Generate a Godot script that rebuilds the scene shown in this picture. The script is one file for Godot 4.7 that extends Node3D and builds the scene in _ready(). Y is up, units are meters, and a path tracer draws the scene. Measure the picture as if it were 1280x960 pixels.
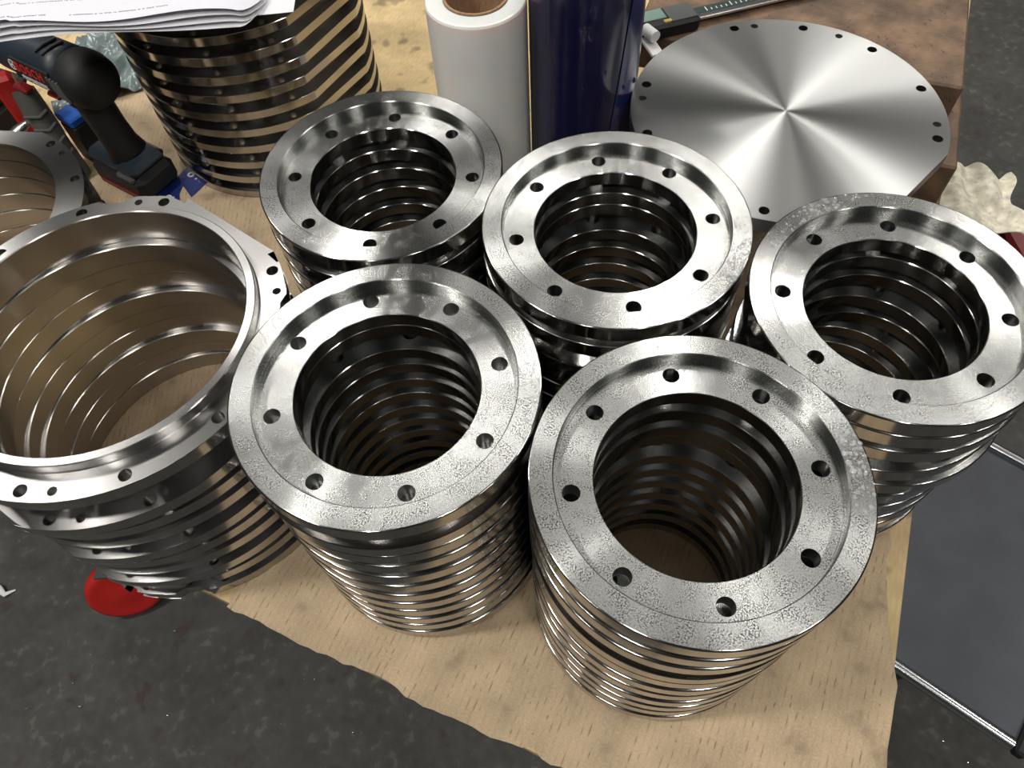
extends Node3D
# A workshop table with stacks of machined steel rings, seen from above.
# Metres, y up; y = 0 is the table top.

var rng := RandomNumberGenerator.new()
var mats := {}
var used_names := {}

# ------------------------------------------------------------------ mesh builder
class MB:
	var v := PackedVector3Array()
	var n := PackedVector3Array()
	var t := PackedVector2Array()
	var ix := PackedInt32Array()
	func vert(p: Vector3, nn: Vector3, uv := Vector2.ZERO) -> int:
		v.append(p); n.append(nn); t.append(uv)
		return v.size() - 1
	func tri(a: int, b: int, c: int) -> void:
		var g := (v[b] - v[a]).cross(v[c] - v[a])
		if g.length_squared() < 1e-20:
			return
		if g.dot(n[a] + n[b] + n[c]) > 0.0:
			ix.append(a); ix.append(c); ix.append(b)
		else:
			ix.append(a); ix.append(b); ix.append(c)
	func quad(a: int, b: int, c: int, d: int) -> void:
		tri(a, b, c); tri(a, c, d)
	func face(p: Array, uvs := []) -> void:   # flat polygon (convex, in order); the normal follows the order counter-clockwise
		var nn: Vector3 = (p[1] - p[0]).cross(p[2] - p[0]).normalized()
		var first := v.size()
		for i in p.size():
			var uv: Vector2 = uvs[i] if uvs.size() else Vector2(p[i].x + p[i].y * 0.3, p[i].z + p[i].y)
			vert(p[i], nn, uv)
		for i in range(1, p.size() - 1):
			tri(first, first + i, first + i + 1)
	func mesh() -> ArrayMesh:
		var a := []
		a.resize(Mesh.ARRAY_MAX)
		a[Mesh.ARRAY_VERTEX] = v; a[Mesh.ARRAY_NORMAL] = n; a[Mesh.ARRAY_TEX_UV] = t; a[Mesh.ARRAY_INDEX] = ix
		var m := ArrayMesh.new()
		m.add_surface_from_arrays(Mesh.PRIMITIVE_TRIANGLES, a)
		return m
	# turned surface about y; the outward side lies to the right of the profile's direction of travel
	func lathe(prof: Array, seg := 96, tiles := 6.0, smooth := false) -> void:
		var s := 0.0
		for i in prof.size() - 1:
			var a: Vector2 = prof[i]
			var b: Vector2 = prof[i + 1]
			var d := b - a
			var l := d.length()
			if l < 1e-7:
				continue
			var na := Vector2(d.y, -d.x) / l
			var nb := na
			if smooth:
				if i > 0:
					var e: Vector2 = a - prof[i - 1]
					na = (na + Vector2(e.y, -e.x).normalized()).normalized()
				if i < prof.size() - 2:
					var e2: Vector2 = prof[i + 2] - b
					nb = (nb + Vector2(e2.y, -e2.x).normalized()).normalized()
			var first := v.size()
			for k in seg + 1:
				var w := TAU * k / seg
				var c := cos(w)
				var q := sin(w)
				vert(Vector3(a.x * c, a.y, a.x * q), Vector3(na.x * c, na.y, na.x * q), Vector2(s / 0.125, tiles * k / seg))
				vert(Vector3(b.x * c, b.y, b.x * q), Vector3(nb.x * c, nb.y, nb.x * q), Vector2((s + l) / 0.125, tiles * k / seg))
			for k in seg:
				var j := first + k * 2
				quad(j, j + 1, j + 3, j + 2)
			s += l
	# box with chamfered edges
	func box(c: Vector3, size: Vector3, ch := 0.002, bs := Basis()) -> void:
		var h := size * 0.5
		var k := minf(ch, minf(h.x, minf(h.y, h.z)) * 0.9)
		for ax in 3:
			for sg in [-1.0, 1.0]:
				var u := (ax + 1) % 3
				var w := (ax + 2) % 3
				var ps := []
				for q in [[-1, -1], [1, -1], [1, 1], [-1, 1]]:
					var p := Vector3.ZERO
					p[ax] = sg * h[ax]; p[u] = q[0] * (h[u] - k); p[w] = q[1] * (h[w] - k)
					ps.append(p)
				if sg < 0: ps.reverse()
				_put(ps, c, bs)
		for ax in 3:
			var u := (ax + 1) % 3
			var w := (ax + 2) % 3
			for su in [-1.0, 1.0]:
				for sw in [-1.0, 1.0]:
					var ps := []
					for q in [[-1, 0], [1, 0], [1, 1], [-1, 1]]:
						var p := Vector3.ZERO
						p[ax] = q[0] * (h[ax] - k)
						p[u] = su * (h[u] if q[1] == 0 else h[u] - k)
						p[w] = sw * (h[w] - k if q[1] == 0 else h[w])
						ps.append(p)
					if su * sw < 0: ps.reverse()
					_put(ps, c, bs)
		for sx in [-1.0, 1.0]:
			for sy in [-1.0, 1.0]:
				for sz in [-1.0, 1.0]:
					var ps := [Vector3(sx * h.x, sy * (h.y - k), sz * (h.z - k)), Vector3(sx * (h.x - k), sy * h.y, sz * (h.z - k)), Vector3(sx * (h.x - k), sy * (h.y - k), sz * h.z)]
					if sx * sy * sz < 0: ps.reverse()
					_put(ps, c, bs)
	func _put(ps: Array, c: Vector3, bs: Basis) -> void:
		var q := []
		for p in ps: q.append(c + bs * p)
		face(q)
	# tube along points, radii per point, capped
	func tube(pts: Array, rad: Array, seg := 12, flat := 1.0) -> void:
		var rows := []
		var up := Vector3.UP
		var s := 0.0
		for i in pts.size():
			var d: Vector3 = (pts[mini(i + 1, pts.size() - 1)] - pts[maxi(i - 1, 0)]).normalized()
			if absf(d.dot(up)) > 0.95: up = Vector3.RIGHT
			var x := up.cross(d).normalized()
			var y := d.cross(x)
			if i > 0: s += (pts[i] - pts[i - 1]).length()
			var row := []
			for k in seg + 1:
				var a := TAU * k / seg
				var o := x * cos(a) + y * sin(a) * flat
				row.append(vert(pts[i] + o * rad[i], (x * cos(a) * flat + y * sin(a)).normalized(), Vector2(s * 8.0, 2.0 * k / seg)))
			rows.append(row)
		for i in rows.size() - 1:
			for k in seg: quad(rows[i][k], rows[i + 1][k], rows[i + 1][k + 1], rows[i][k + 1])
		for e in [0, pts.size() - 1]:
			var nn: Vector3 = (pts[0] - pts[1]).normalized() if e == 0 else (pts[e] - pts[e - 1]).normalized()
			var cidx := vert(pts[e], nn)
			var f := v.size()
			for k in seg + 1: vert(v[rows[e][k]], nn)
			for k in seg: tri(cidx, f + k, f + k + 1)
	# sheet of rows of points with thickness along -y (or along given direction)
	func sheet(rows: Array, th: Vector3, uvk := 1.0) -> void:
		var nr := rows.size()
		var nc: int = rows[0].size()
		var nrm := []
		for i in nr:
			for j in nc:
				var a: Vector3 = rows[mini(i + 1, nr - 1)][j] - rows[maxi(i - 1, 0)][j]
				var b: Vector3 = rows[i][mini(j + 1, nc - 1)] - rows[i][maxi(j - 1, 0)]
				var q := a.cross(b).normalized()
				if q.dot(-th) < 0: q = -q
				nrm.append(q)
		for side in [0, 1]:
			var f := v.size()
			for i in nr:
				for j in nc:
					var p: Vector3 = rows[i][j]
					vert(p + th * side, nrm[i * nc + j] * (1 - 2 * side), Vector2(p.x, p.z) * uvk)
			for i in nr - 1:
				for j in nc - 1:
					var k := f + i * nc + j
					quad(k, k + 1, k + nc + 1, k + nc)
		var rim := []
		for j in nc: rim.append(rows[0][j])
		for i in range(1, nr): rim.append(rows[i][nc - 1])
		for j in range(nc - 2, -1, -1): rim.append(rows[nr - 1][j])
		for i in range(nr - 2, 0, -1): rim.append(rows[i][0])
		var mid := Vector3.ZERO
		for p in rim: mid += p / rim.size()
		for i in rim.size():
			var p: Vector3 = rim[i]
			var q: Vector3 = rim[(i + 1) % rim.size()]
			var nn := (q - p).cross(th).normalized()
			if nn.dot((p + q) * 0.5 - mid) < 0: nn = -nn
			var f := v.size()
			for w in [p, q, q + th, p + th]: vert(w, nn, Vector2(w.x + w.y, w.z) * uvk)
			quad(f, f + 1, f + 2, f + 3)

# ------------------------------------------------------------------ naming and nodes
func numbered(called: String) -> String:
	var k: int = used_names.get(called, -1) + 1
	used_names[called] = k
	return called if k == 0 else "%s_%03d" % [called, k]

func thing(called: String, label: String, category: String, at := Vector3.ZERO, group := "") -> Node3D:
	var o := Node3D.new()
	o.name = numbered(called)
	add_child(o)
	o.position = at
	mark(o, label, category, group)
	return o

func mark(o: Node3D, label: String, category: String, group := "") -> void:
	o.set_meta("label", label)
	o.set_meta("category", category)
	if group: o.set_meta("group", group)

func part(called: String, m: Mesh, mat: Material, parent: Node) -> MeshInstance3D:
	var o := MeshInstance3D.new()
	o.name = called
	o.mesh = m
	o.material_override = mat
	parent.add_child(o, true)
	return o

func single(called: String, m: Mesh, mat: Material, label: String, category: String, group := "") -> MeshInstance3D:
	var o := part(numbered(called), m, mat, self)
	mark(o, label, category, group)
	return o

func struct(called: String, m: Mesh, mat: Material) -> MeshInstance3D:
	var o := part(called, m, mat, self)
	o.set_meta("kind", "structure")
	return o

# ------------------------------------------------------------------ textures and materials
func noise(seed_: int, freq: float, oct := 4, type := FastNoiseLite.TYPE_SIMPLEX_SMOOTH) -> FastNoiseLite:
	var f := FastNoiseLite.new()
	f.seed = seed_; f.frequency = freq; f.fractal_octaves = oct; f.noise_type = type
	return f

func field(f: FastNoiseLite, size: int) -> PackedByteArray:
	var im := f.get_seamless_image(size, size)
	im.convert(Image.FORMAT_L8)
	return im.get_data()

func grey_tex(a: PackedByteArray, size: int) -> ImageTexture:
	return ImageTexture.create_from_image(Image.create_from_data(size, size, false, Image.FORMAT_L8, a))

func rgb_tex(a: PackedByteArray, size: int) -> ImageTexture:
	return ImageTexture.create_from_image(Image.create_from_data(size, size, false, Image.FORMAT_RGB8, a))

func plain(c: Color, rough := 0.6, metal := 0.0) -> StandardMaterial3D:
	var m := StandardMaterial3D.new()
	m.albedo_color = c; m.roughness = rough; m.metallic = metal
	return m

func steel(c: Color, rough: float, aniso: float, relief: float, hm: Texture2D) -> StandardMaterial3D:
	var m := plain(c, rough, 1.0)
	m.anisotropy_enabled = aniso > 0.0
	m.anisotropy = aniso
	if hm and relief > 0.0:
		m.heightmap_enabled = true
		m.heightmap_texture = hm
		m.heightmap_scale = relief
	return m

func make_materials() -> void:
	var S := 512
	# turned steel: fine grooves that run round the axis (u is across them) and a speckle of oil
	var fine := field(noise(3, 0.14, 2), S)
	var patch := field(noise(4, 0.012, 3), S)
	var line := PackedFloat32Array()
	rng.seed = 77
	for i in S: line.append(rng.randf())
	var hm := PackedByteArray(); hm.resize(S * S)
	var hm_dry := PackedByteArray(); hm_dry.resize(S * S)
	for y in S:
		for x in S:
			var i := y * S + x
			var sp := clampf((fine[i] / 255.0 - 0.5) * 2.6, 0.0, 1.0)
			var wet := clampf((patch[i] / 255.0 - 0.30) * 2.5, 0.15, 1.0)
			hm[i] = int(255.0 * clampf(line[x] * 0.22 + sp * wet * 0.75, 0.0, 1.0))
			hm_dry[i] = int(255.0 * clampf(line[x] * 0.6 + sp * 0.12, 0.0, 1.0))
	var hmt := grey_tex(hm, S)
	var hmd := grey_tex(hm_dry, S)
	var sk := PackedByteArray(); sk.resize(S * S * 3)
	for i in S * S:
		var w0 := clampf((patch[i] / 255.0 - 0.25) * 2.0, 0.25, 1.0)
		var b0 := 228.0 - 135.0 * w0 * clampf((fine[i] / 255.0 - 0.50) * 3.2, 0.0, 1.0) + 40.0 * w0 * clampf((0.40 - fine[i] / 255.0) * 4.0, 0.0, 1.0) - 8.0 * line[i % S]
		sk[i * 3] = int(clampf(b0, 0, 255)); sk[i * 3 + 1] = int(clampf(b0, 0, 255)); sk[i * 3 + 2] = int(clampf(b0 - 1.0, 0, 255))
	mats.face = steel(Color(0.72, 0.725, 0.72), 0.245, 0.97, 0.0060, hmt)
	mats.face.albedo_texture = rgb_tex(sk, S)
	mats.face.albedo_color = Color(0.735, 0.74, 0.735)
	mats.side = steel(Color(0.72, 0.715, 0.705), 0.13, 0.60, 0.0004, hmd)
	mats.plate = steel(Color(0.655, 0.66, 0.655), 0.36, 0.96, 0.0012, hmd)
	mats.adapter = steel(Color(0.67, 0.665, 0.66), 0.24, 0.88, 0.0012, hmd)
	mats.bore = steel(Color(0.70, 0.685, 0.665), 0.24, 0.80, 0.0006, hmd)
	mats.hole = steel(Color(0.55, 0.55, 0.55), 0.30, 0.0, 0.0, null)
	mats.thread = steel(Color(0.72, 0.72, 0.72), 0.35, 0.0, 0.0, null)
	# concrete floor: dark, stained, scuffed
	var n1 := field(noise(11, 0.010, 5), S)
	var n2 := field(noise(12, 0.06, 4), S)
	var n3 := field(noise(13, 0.02, 3), S)
	var n4 := field(noise(14, 0.30, 1), S)
	var fl := PackedByteArray(); fl.resize(S * S * 3)
	for i in S * S:
		var b := 62.0 + (n1[i] - 128) * 0.07 + (n2[i] - 128) * 0.06
		var r := b; var g := b + 0.5; var bl := b - 3.0
		var stain := clampf((n3[i] - 165) / 40.0, 0.0, 1.0) * clampf((n2[i] - 90) / 60.0, 0.0, 1.0)
		r = lerpf(r, 52.0, stain * 0.7); g = lerpf(g, 38.0, stain * 0.7); bl = lerpf(bl, 36.0, stain * 0.7)
		var scuff := clampf((n2[i] - 168) / 25.0, 0.0, 1.0) * clampf((140 - n3[i]) / 30.0, 0.0, 1.0)
		r += scuff * 16.0; g += scuff * 15.0; bl += scuff * 12.0
		if n4[i] > 238: r += 22.0; g += 22.0; bl += 20.0
		fl[i * 3] = int(clampf(r, 0, 255)); fl[i * 3 + 1] = int(clampf(g, 0, 255)); fl[i * 3 + 2] = int(clampf(bl, 0, 255))
	mats.floor = plain(Color.WHITE, 0.72)
	mats.floor.albedo_texture = rgb_tex(fl, S)
	mats.floor.uv1_triplanar = true; mats.floor.uv1_world_triplanar = true
	mats.floor.uv1_scale = Vector3.ONE * 0.9
	mats.floor.heightmap_enabled = true; mats.floor.heightmap_texture = grey_tex(n2, S); mats.floor.heightmap_scale = 0.03
	# cardboard: crushed flutes show as rows of short dark strokes along v
	var C := 1024   # covers 0.5 m
	var k1 := field(noise(21, 0.006, 4), C)
	var k2 := field(noise(22, 0.15, 2), C)
	var cb := PackedFloat32Array(); cb.resize(C * C); cb.fill(0.0)
	rng.seed = 5
	for row in 62:
		var x0 := int(row * C / 62.0)
		var y := 0
		while y < C:
			var ln := rng.randi_range(6, 44)
			var amt := rng.randf() * 0.9
			if rng.randf() < 0.40: amt *= 0.25
			var dx := rng.randi_range(-1, 1)
			for yy in ln:
				if y + yy >= C: break
				var fall := sin(PI * (yy + 0.5) / ln)
				for w in 3:
					cb[(y + yy) * C + (x0 + dx + w + C) % C] += amt * fall * (1.0 if w == 1 else 0.5)
			y += ln + rng.randi_range(0, 12)
	var ca := PackedByteArray(); ca.resize(C * C * 3)
	var ch := PackedByteArray(); ch.resize(C * C)
	for i in C * C:
		var strength := clampf((k1[i] - 70) / 60.0, 0.20, 1.0) * 1.9
		var ridge := 0.5 + 0.5 * cos(TAU * (i % C) * 62.0 / C)
		var d := cb[i] * strength + ridge * 0.10 * clampf((k2[i] - 60) / 90.0, 0.0, 1.4)
		var tone := 1.0 + (k1[i] - 128) * 0.0007 + (k2[i] - 128) * 0.0006 - d * 0.20
		var dirt := clampf((70 - k1[i]) / 40.0, 0.0, 1.0)
		tone -= dirt * 0.10
		ca[i * 3] = int(clampf(190.0 * tone, 0, 255)); ca[i * 3 + 1] = int(clampf(168.0 * tone, 0, 255)); ca[i * 3 + 2] = int(clampf(138.0 * (tone - d * 0.04), 0, 255))
		ch[i] = int(clampf(200.0 - d * 150.0 + (k2[i] - 128) * 0.15, 0, 255))
	mats.card = plain(Color.WHITE, 0.85)
	mats.card.albedo_texture = rgb_tex(ca, C)
	mats.card.heightmap_enabled = true; mats.card.heightmap_texture = grey_tex(ch, C); mats.card.heightmap_scale = 0.06
	mats.card.uv1_scale = Vector3(2, 2, 2)
	# plywood and brown timber
	var w1 := field(noise(31, 0.012, 4), S)
	var w2 := field(noise(32, 0.05, 3), S)
	var w3 := field(noise(33, 0.018, 2), S)
	var wp := PackedByteArray(); wp.resize(S * S * 3)
	var wb := PackedByteArray(); wb.resize(S * S * 3)
	for y in S:
		for x in S:
			var i := y * S + x
			var st := y * S + (x * 6) % S
			var j := ((y * 5) % S) * S + x
			var grain := (w2[j] - 128) / 128.0
			var big := (w1[i] - 128) / 128.0
			var blot := clampf((w3[i] - 178) / 35.0, 0.0, 1.0)
			var a := 1.0 + grain * 0.06 + big * 0.10 - blot * 0.25
			wp[i * 3] = int(clampf(206 * a, 0, 255)); wp[i * 3 + 1] = int(clampf(181 * a, 0, 255)); wp[i * 3 + 2] = int(clampf(134 * a, 0, 255))
			var crack := clampf((w2[(y * S + (x * 3) % S)] - 190) / 25.0, 0.0, 1.0) * clampf((w3[i] - 130) / 30.0, 0.0, 1.0)
			var b := 1.0 + grain * 0.10 + big * 0.28 - crack * 0.5
			wb[i * 3] = int(clampf(110 * b, 0, 255)); wb[i * 3 + 1] = int(clampf(88 * b, 0, 255)); wb[i * 3 + 2] = int(clampf(69 * b, 0, 255))
	mats.ply = plain(Color.WHITE, 0.7)
	mats.ply.albedo_texture = rgb_tex(wp, S)
	mats.ply.uv1_scale = Vector3(1.6, 1.6, 1.6)
	mats.timber = plain(Color.WHITE, 0.65)
	mats.timber.albedo_texture = rgb_tex(wb, S)
	mats.timber.uv1_scale = Vector3(2.2, 2.2, 2.2)
	# cloth
	var cl := PackedByteArray(); cl.resize(S * S * 3)
	for y in S:
		for x in S:
			var i := y * S + x
			var weave := 0.96 + 0.05 * ((x / 2 + y / 2) % 2)
			var a := weave * (1.0 + (n1[i] - 128) * 0.0012 - clampf((n3[i] - 170) / 50.0, 0.0, 1.0) * 0.12)
			cl[i * 3] = int(clampf(214 * a, 0, 255)); cl[i * 3 + 1] = int(clampf(209 * a, 0, 255)); cl[i * 3 + 2] = int(clampf(190 * a, 0, 255))
	mats.cloth = plain(Color.WHITE, 0.95)
	mats.cloth.albedo_texture = rgb_tex(cl, S)
	mats.cloth.uv1_scale = Vector3(8, 8, 8)
	mats.cloth.rim_enabled = true; mats.cloth.rim = 0.2
	# deck of the trolley: dark grey rubbery sheet with scuffs
	var dk := PackedByteArray(); dk.resize(S * S * 3)
	for i in S * S:
		var b := 56.0 + (n1[i] - 128) * 0.05 + (n4[i] - 128) * 0.03
		dk[i * 3] = int(b - 2.0); dk[i * 3 + 1] = int(b + 2.0); dk[i * 3 + 2] = int(b + 10.0)
	mats.deck = plain(Color.WHITE, 0.5)
	mats.deck.albedo_texture = rgb_tex(dk, S)
	mats.deck.uv1_triplanar = true; mats.deck.uv1_scale = Vector3.ONE * 2.0
	# the rest
	mats.chrome = steel(Color(0.82, 0.83, 0.84), 0.22, 0.0, 0.0, null)
	mats.frame = plain(Color(0.30, 0.31, 0.31), 0.5, 0.6)
	mats.paper = plain(Color(0.87, 0.87, 0.89), 0.8)
	mats.film = plain(Color(0.92, 0.92, 0.91), 0.28)
	mats.film.subsurf_scatter_enabled = true; mats.film.subsurf_scatter_strength = 0.5
	mats.film.clearcoat_enabled = true; mats.film.clearcoat = 0.4; mats.film.clearcoat_roughness = 0.2
	mats.core = plain(Color(0.62, 0.53, 0.45), 0.9)
	mats.core.albedo_texture = rgb_tex(ca, C)
	mats.core.albedo_color = Color(0.85, 0.78, 0.74)
	mats.blue_film = plain(Color(0.085, 0.085, 0.22), 0.22)
	mats.blue_film.clearcoat_enabled = true; mats.blue_film.clearcoat = 0.7; mats.blue_film.clearcoat_roughness = 0.08
	mats.blue_wrap = plain(Color(0.12, 0.14, 0.33), 0.2)
	mats.blue_wrap.clearcoat_enabled = true; mats.blue_wrap.clearcoat = 0.6; mats.blue_wrap.clearcoat_roughness = 0.1
	mats.tool_black = plain(Color(0.075, 0.08, 0.09), 0.6)
	mats.tool_blue = plain(Color(0.135, 0.175, 0.215), 0.42)
	mats.tool_grey = plain(Color(0.30, 0.31, 0.31), 0.55)
	mats.red = plain(Color(0.70, 0.10, 0.10), 0.45)
	mats.dark_red = plain(Color(0.45, 0.07, 0.10), 0.45)
	mats.wheel_red = plain(Color(0.74, 0.14, 0.12), 0.5)
	mats.blue = plain(Color(0.10, 0.33, 0.68), 0.5)
	mats.tape = plain(Color(0.13, 0.18, 0.42), 0.35)
	mats.white = plain(Color(0.88, 0.88, 0.88), 0.6)
	mats.logo_red = plain(Color(0.80, 0.16, 0.14), 0.5)
	mats.khaki = plain(Color(0.30, 0.30, 0.27), 0.7)
	mats.wrap_grey = plain(Color(0.42, 0.48, 0.48), 0.25)
	mats.display = plain(Color(0.50, 0.60, 0.56), 0.2)
	mats.scale_dark = plain(Color(0.10, 0.20, 0.17), 0.5)
	mats.amber = plain(Color(0.80, 0.68, 0.36), 0.5)
	mats.water = plain(Color(0.93, 0.94, 0.94, 0.22), 0.27)
	mats.water.transparency = BaseMaterial3D.TRANSPARENCY_ALPHA
	mats.water.clearcoat_enabled = true; mats.water.clearcoat = 1.0; mats.water.clearcoat_roughness = 0.03
	mats.wall = plain(Color(0.50, 0.51, 0.52), 0.9)
	mats.ceiling = plain(Color(0.56, 0.57, 0.58), 0.9)
	mats.lamp = plain(Color(0.9, 0.9, 0.9), 0.5)
	mats.lamp.emission_enabled = true
	mats.lamp.emission = Color(1.0, 0.98, 0.95); mats.lamp.emission_energy_multiplier = 4.0
	mats.roof_light = mats.lamp.duplicate()
	mats.roof_light.emission_energy_multiplier = 0.12
	mats.lamp_body = plain(Color(0.75, 0.75, 0.75), 0.5)

# ------------------------------------------------------------------ rings and plates
# Flat face of a plate with bolt holes: holes are [angle, radius, bolt circle radius]; outline(a) gives the outer radius.
func face_angles(holes: Array, corners: Array, gap := 3.75) -> Array:
	# returns intervals [a0, a1, hole index or -1]
	var hs := holes.duplicate()
	hs.sort_custom(func(p, q): return fposmod(p[0], TAU) < fposmod(q[0], TAU))
	var out := []
	for i in hs.size():
		var h = hs[i]
		var a := fposmod(h[0], TAU)
		var da: float = h[1] * 1.45 / h[2]
		out.append([a - da, a + da, h])
		var nx = hs[(i + 1) % hs.size()]
		var b0 := a + da
		var b1: float = fposmod(nx[0], TAU) - nx[1] * 1.45 / nx[2] + (TAU if i == hs.size() - 1 else 0.0)
		var cuts := [b0]
		for c in corners:
			for turn in [-TAU, 0.0, TAU]:
				var cc: float = c + turn
				if cc > b0 + 0.01 and cc < b1 - 0.01: cuts.append(cc)
		cuts.append(b1)
		cuts.sort()
		for j in cuts.size() - 1:
			var nn := maxi(1, int(ceil((cuts[j + 1] - cuts[j]) / deg_to_rad(gap))))
			for k in nn:
				out.append([lerpf(cuts[j], cuts[j + 1], float(k) / nn), lerpf(cuts[j], cuts[j + 1], float(k + 1) / nn), null])
	return out

func pol(r: float, a: float, y: float) -> Vector3:
	return Vector3(r * cos(a), y, r * sin(a))

func face_grid(m: MB, y: float, up: float, r0: Array, r1: Array, a0: float, a1: float, nr: int, na: int, tiles: float) -> void:
	# r0 / r1: inner and outer radius at a0 and a1
	var nn := Vector3(0, up, 0)
	var f := m.v.size()
	for i in nr + 1:
		for j in na + 1:
			var t := float(j) / na
			var a := lerpf(a0, a1, t)
			var r := lerpf(lerpf(r0[0], r0[1], t), lerpf(r1[0], r1[1], t), float(i) / nr)
			m.vert(pol(r, a, y), nn, Vector2(r / 0.125, tiles * a / TAU))
	for i in nr:
		for j in na:
			var k := f + i * (na + 1) + j
			m.quad(k, k + 1, k + na + 2, k + na + 1)

func holed_face(m: MB, y: float, up: float, rin: float, outline: Callable, ints: Array, rb: float, hr: float, inner_rows := 3, tiles := 6.0) -> void:
	var ra := rb - hr * 1.5
	var rc := rb + hr * 1.5
	for iv in ints:
		var a0: float = iv[0]
		var a1: float = iv[1]
		var na := 4 if iv[2] != null else 1
		var o0: float = outline.call(a0 + 1e-5)
		var o1: float = outline.call(a1 - 1e-5)
		face_grid(m, y, up, [rin, rin], [ra, ra], a0, a1, inner_rows, na, tiles)
		if iv[2] == null:
			face_grid(m, y, up, [ra, ra], [minf(rc, o0), minf(rc, o1)], a0, a1, 4, 1, tiles)
		else:
			hole_patch(m, y, up, iv[2], ra, rc, a0, a1, tiles)
		if o0 > rc + 1e-5 or o1 > rc + 1e-5:
			for j in na:
				var b0 := lerpf(a0, a1, float(j) / na)
				var b1 := lerpf(a0, a1, float(j + 1) / na)
				face_grid(m, y, up, [rc, rc], [maxf(rc, outline.call(b0 + 1e-5)), maxf(rc, outline.call(b1 - 1e-5))], b0, b1, 2, 1, tiles)

func hole_patch(m: MB, y: float, up: float, h: Array, ra: float, rc: float, a0: float, a1: float, tiles: float) -> void:
	var border := []   # (r, a) round the box
	for k in 4: border.append(Vector2(ra, lerpf(a0, a1, k / 4.0)))
	for k in 4: border.append(Vector2(lerpf(ra, rc, k / 4.0), a1))
	for k in 4: border.append(Vector2(rc, lerpf(a1, a0, k / 4.0)))
	for k in 4: border.append(Vector2(lerpf(rc, ra, k / 4.0), a0))
	var c: float = h[0] if absf(h[0] - (a0 + a1) * 0.5) < 1.0 else (a0 + a1) * 0.5
	var nn := Vector3(0, up, 0)
	var f := m.v.size()
	for i in 3:
		var t: float = [0.0, 0.35, 1.0][i]
		for k in 16:
			var b: Vector2 = border[k]
			var dx: float = (b.x - h[2])
			var da: float = (b.y - c) * h[2]
			var d: Vector2 = Vector2(dx, da).normalized() * h[1]
			var q := Vector2(h[2] + d.x, c + d.y / h[2]).lerp(b, t)
			m.vert(pol(q.x, q.y, y), nn, Vector2(q.x / 0.125, tiles * q.y / TAU))
	for i in 2:
		for k in 16:
			var k2 := (k + 1) % 16
			m.quad(f + i * 16 + k, f + i * 16 + k2, f + i * 16 + 16 + k2, f + i * 16 + 16 + k)

func hole_wall(m: MB, h: Array, y0: float, y1: float, seg := 16) -> void:
	var c := pol(h[2], h[0], 0)
	var f := m.v.size()
	for k in seg + 1:
		var a := TAU * k / seg + PI / 4
		var d := Vector3(cos(a), 0, sin(a))
		m.vert(c + d * h[1] + Vector3(0, y0, 0), -d, Vector2(0, k)); m.vert(c + d * h[1] + Vector3(0, y1, 0), -d, Vector2(0.2, k))
	for k in seg: m.quad(f + 2 * k, f + 2 * k + 1, f + 2 * k + 3, f + 2 * k + 2)

func outline_wall(m: MB, ints: Array, outline: Callable, y0: float, y1: float, ch: float) -> void:
	for iv in ints:
		var na := 4 if iv[2] != null else 1
		for j in na:
			var a0 := lerpf(iv[0], iv[1], float(j) / na)
			var a1 := lerpf(iv[0], iv[1], float(j + 1) / na)
			var ps := []
			var ns := []
			for q in [[a0, 1.0], [a1, -1.0]]:
				var a: float = q[0] + 1e-4 * q[1]
				var r0: float = outline.call(a)
				var p := pol(r0, q[0], 0)
				var tn: Vector3 = (pol(outline.call(a + 2e-4 * q[1]), a + 2e-4 * q[1], 0) - pol(r0, a, 0)) * q[1]
				ps.append(p)
				ns.append(Vector3(tn.z, 0, -tn.x).normalized())
			var prof := [[y0, ch, -0.7], [y0 + ch, 0.0, 0.0], [y1 - ch, 0.0, 0.0], [y1, ch, 0.7]]
			for s in 3:
				var f := m.v.size()
				var tilt: float = [-0.7, 0.0, 0.7][s]
				for e in 2:
					for w in 2:
						var n0: Vector3 = ns[e]
						var pr = prof[s + w]
						m.vert(ps[e] - n0 * pr[1] + Vector3(0, pr[0], 0), (n0 + Vector3(0, tilt, 0)).normalized(), Vector2(pr[0] / 0.125, 6.0 * [a0, a1][e] / TAU))
				m.quad(f, f + 1, f + 3, f + 2)

const FR := 0.14      # flange: outer radius
const FREC := 0.1186  # recess
const FBORE := 0.085
const FBOLT := 0.1044
const FDEEP := 0.0129
const FTALL := 0.0308

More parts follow.
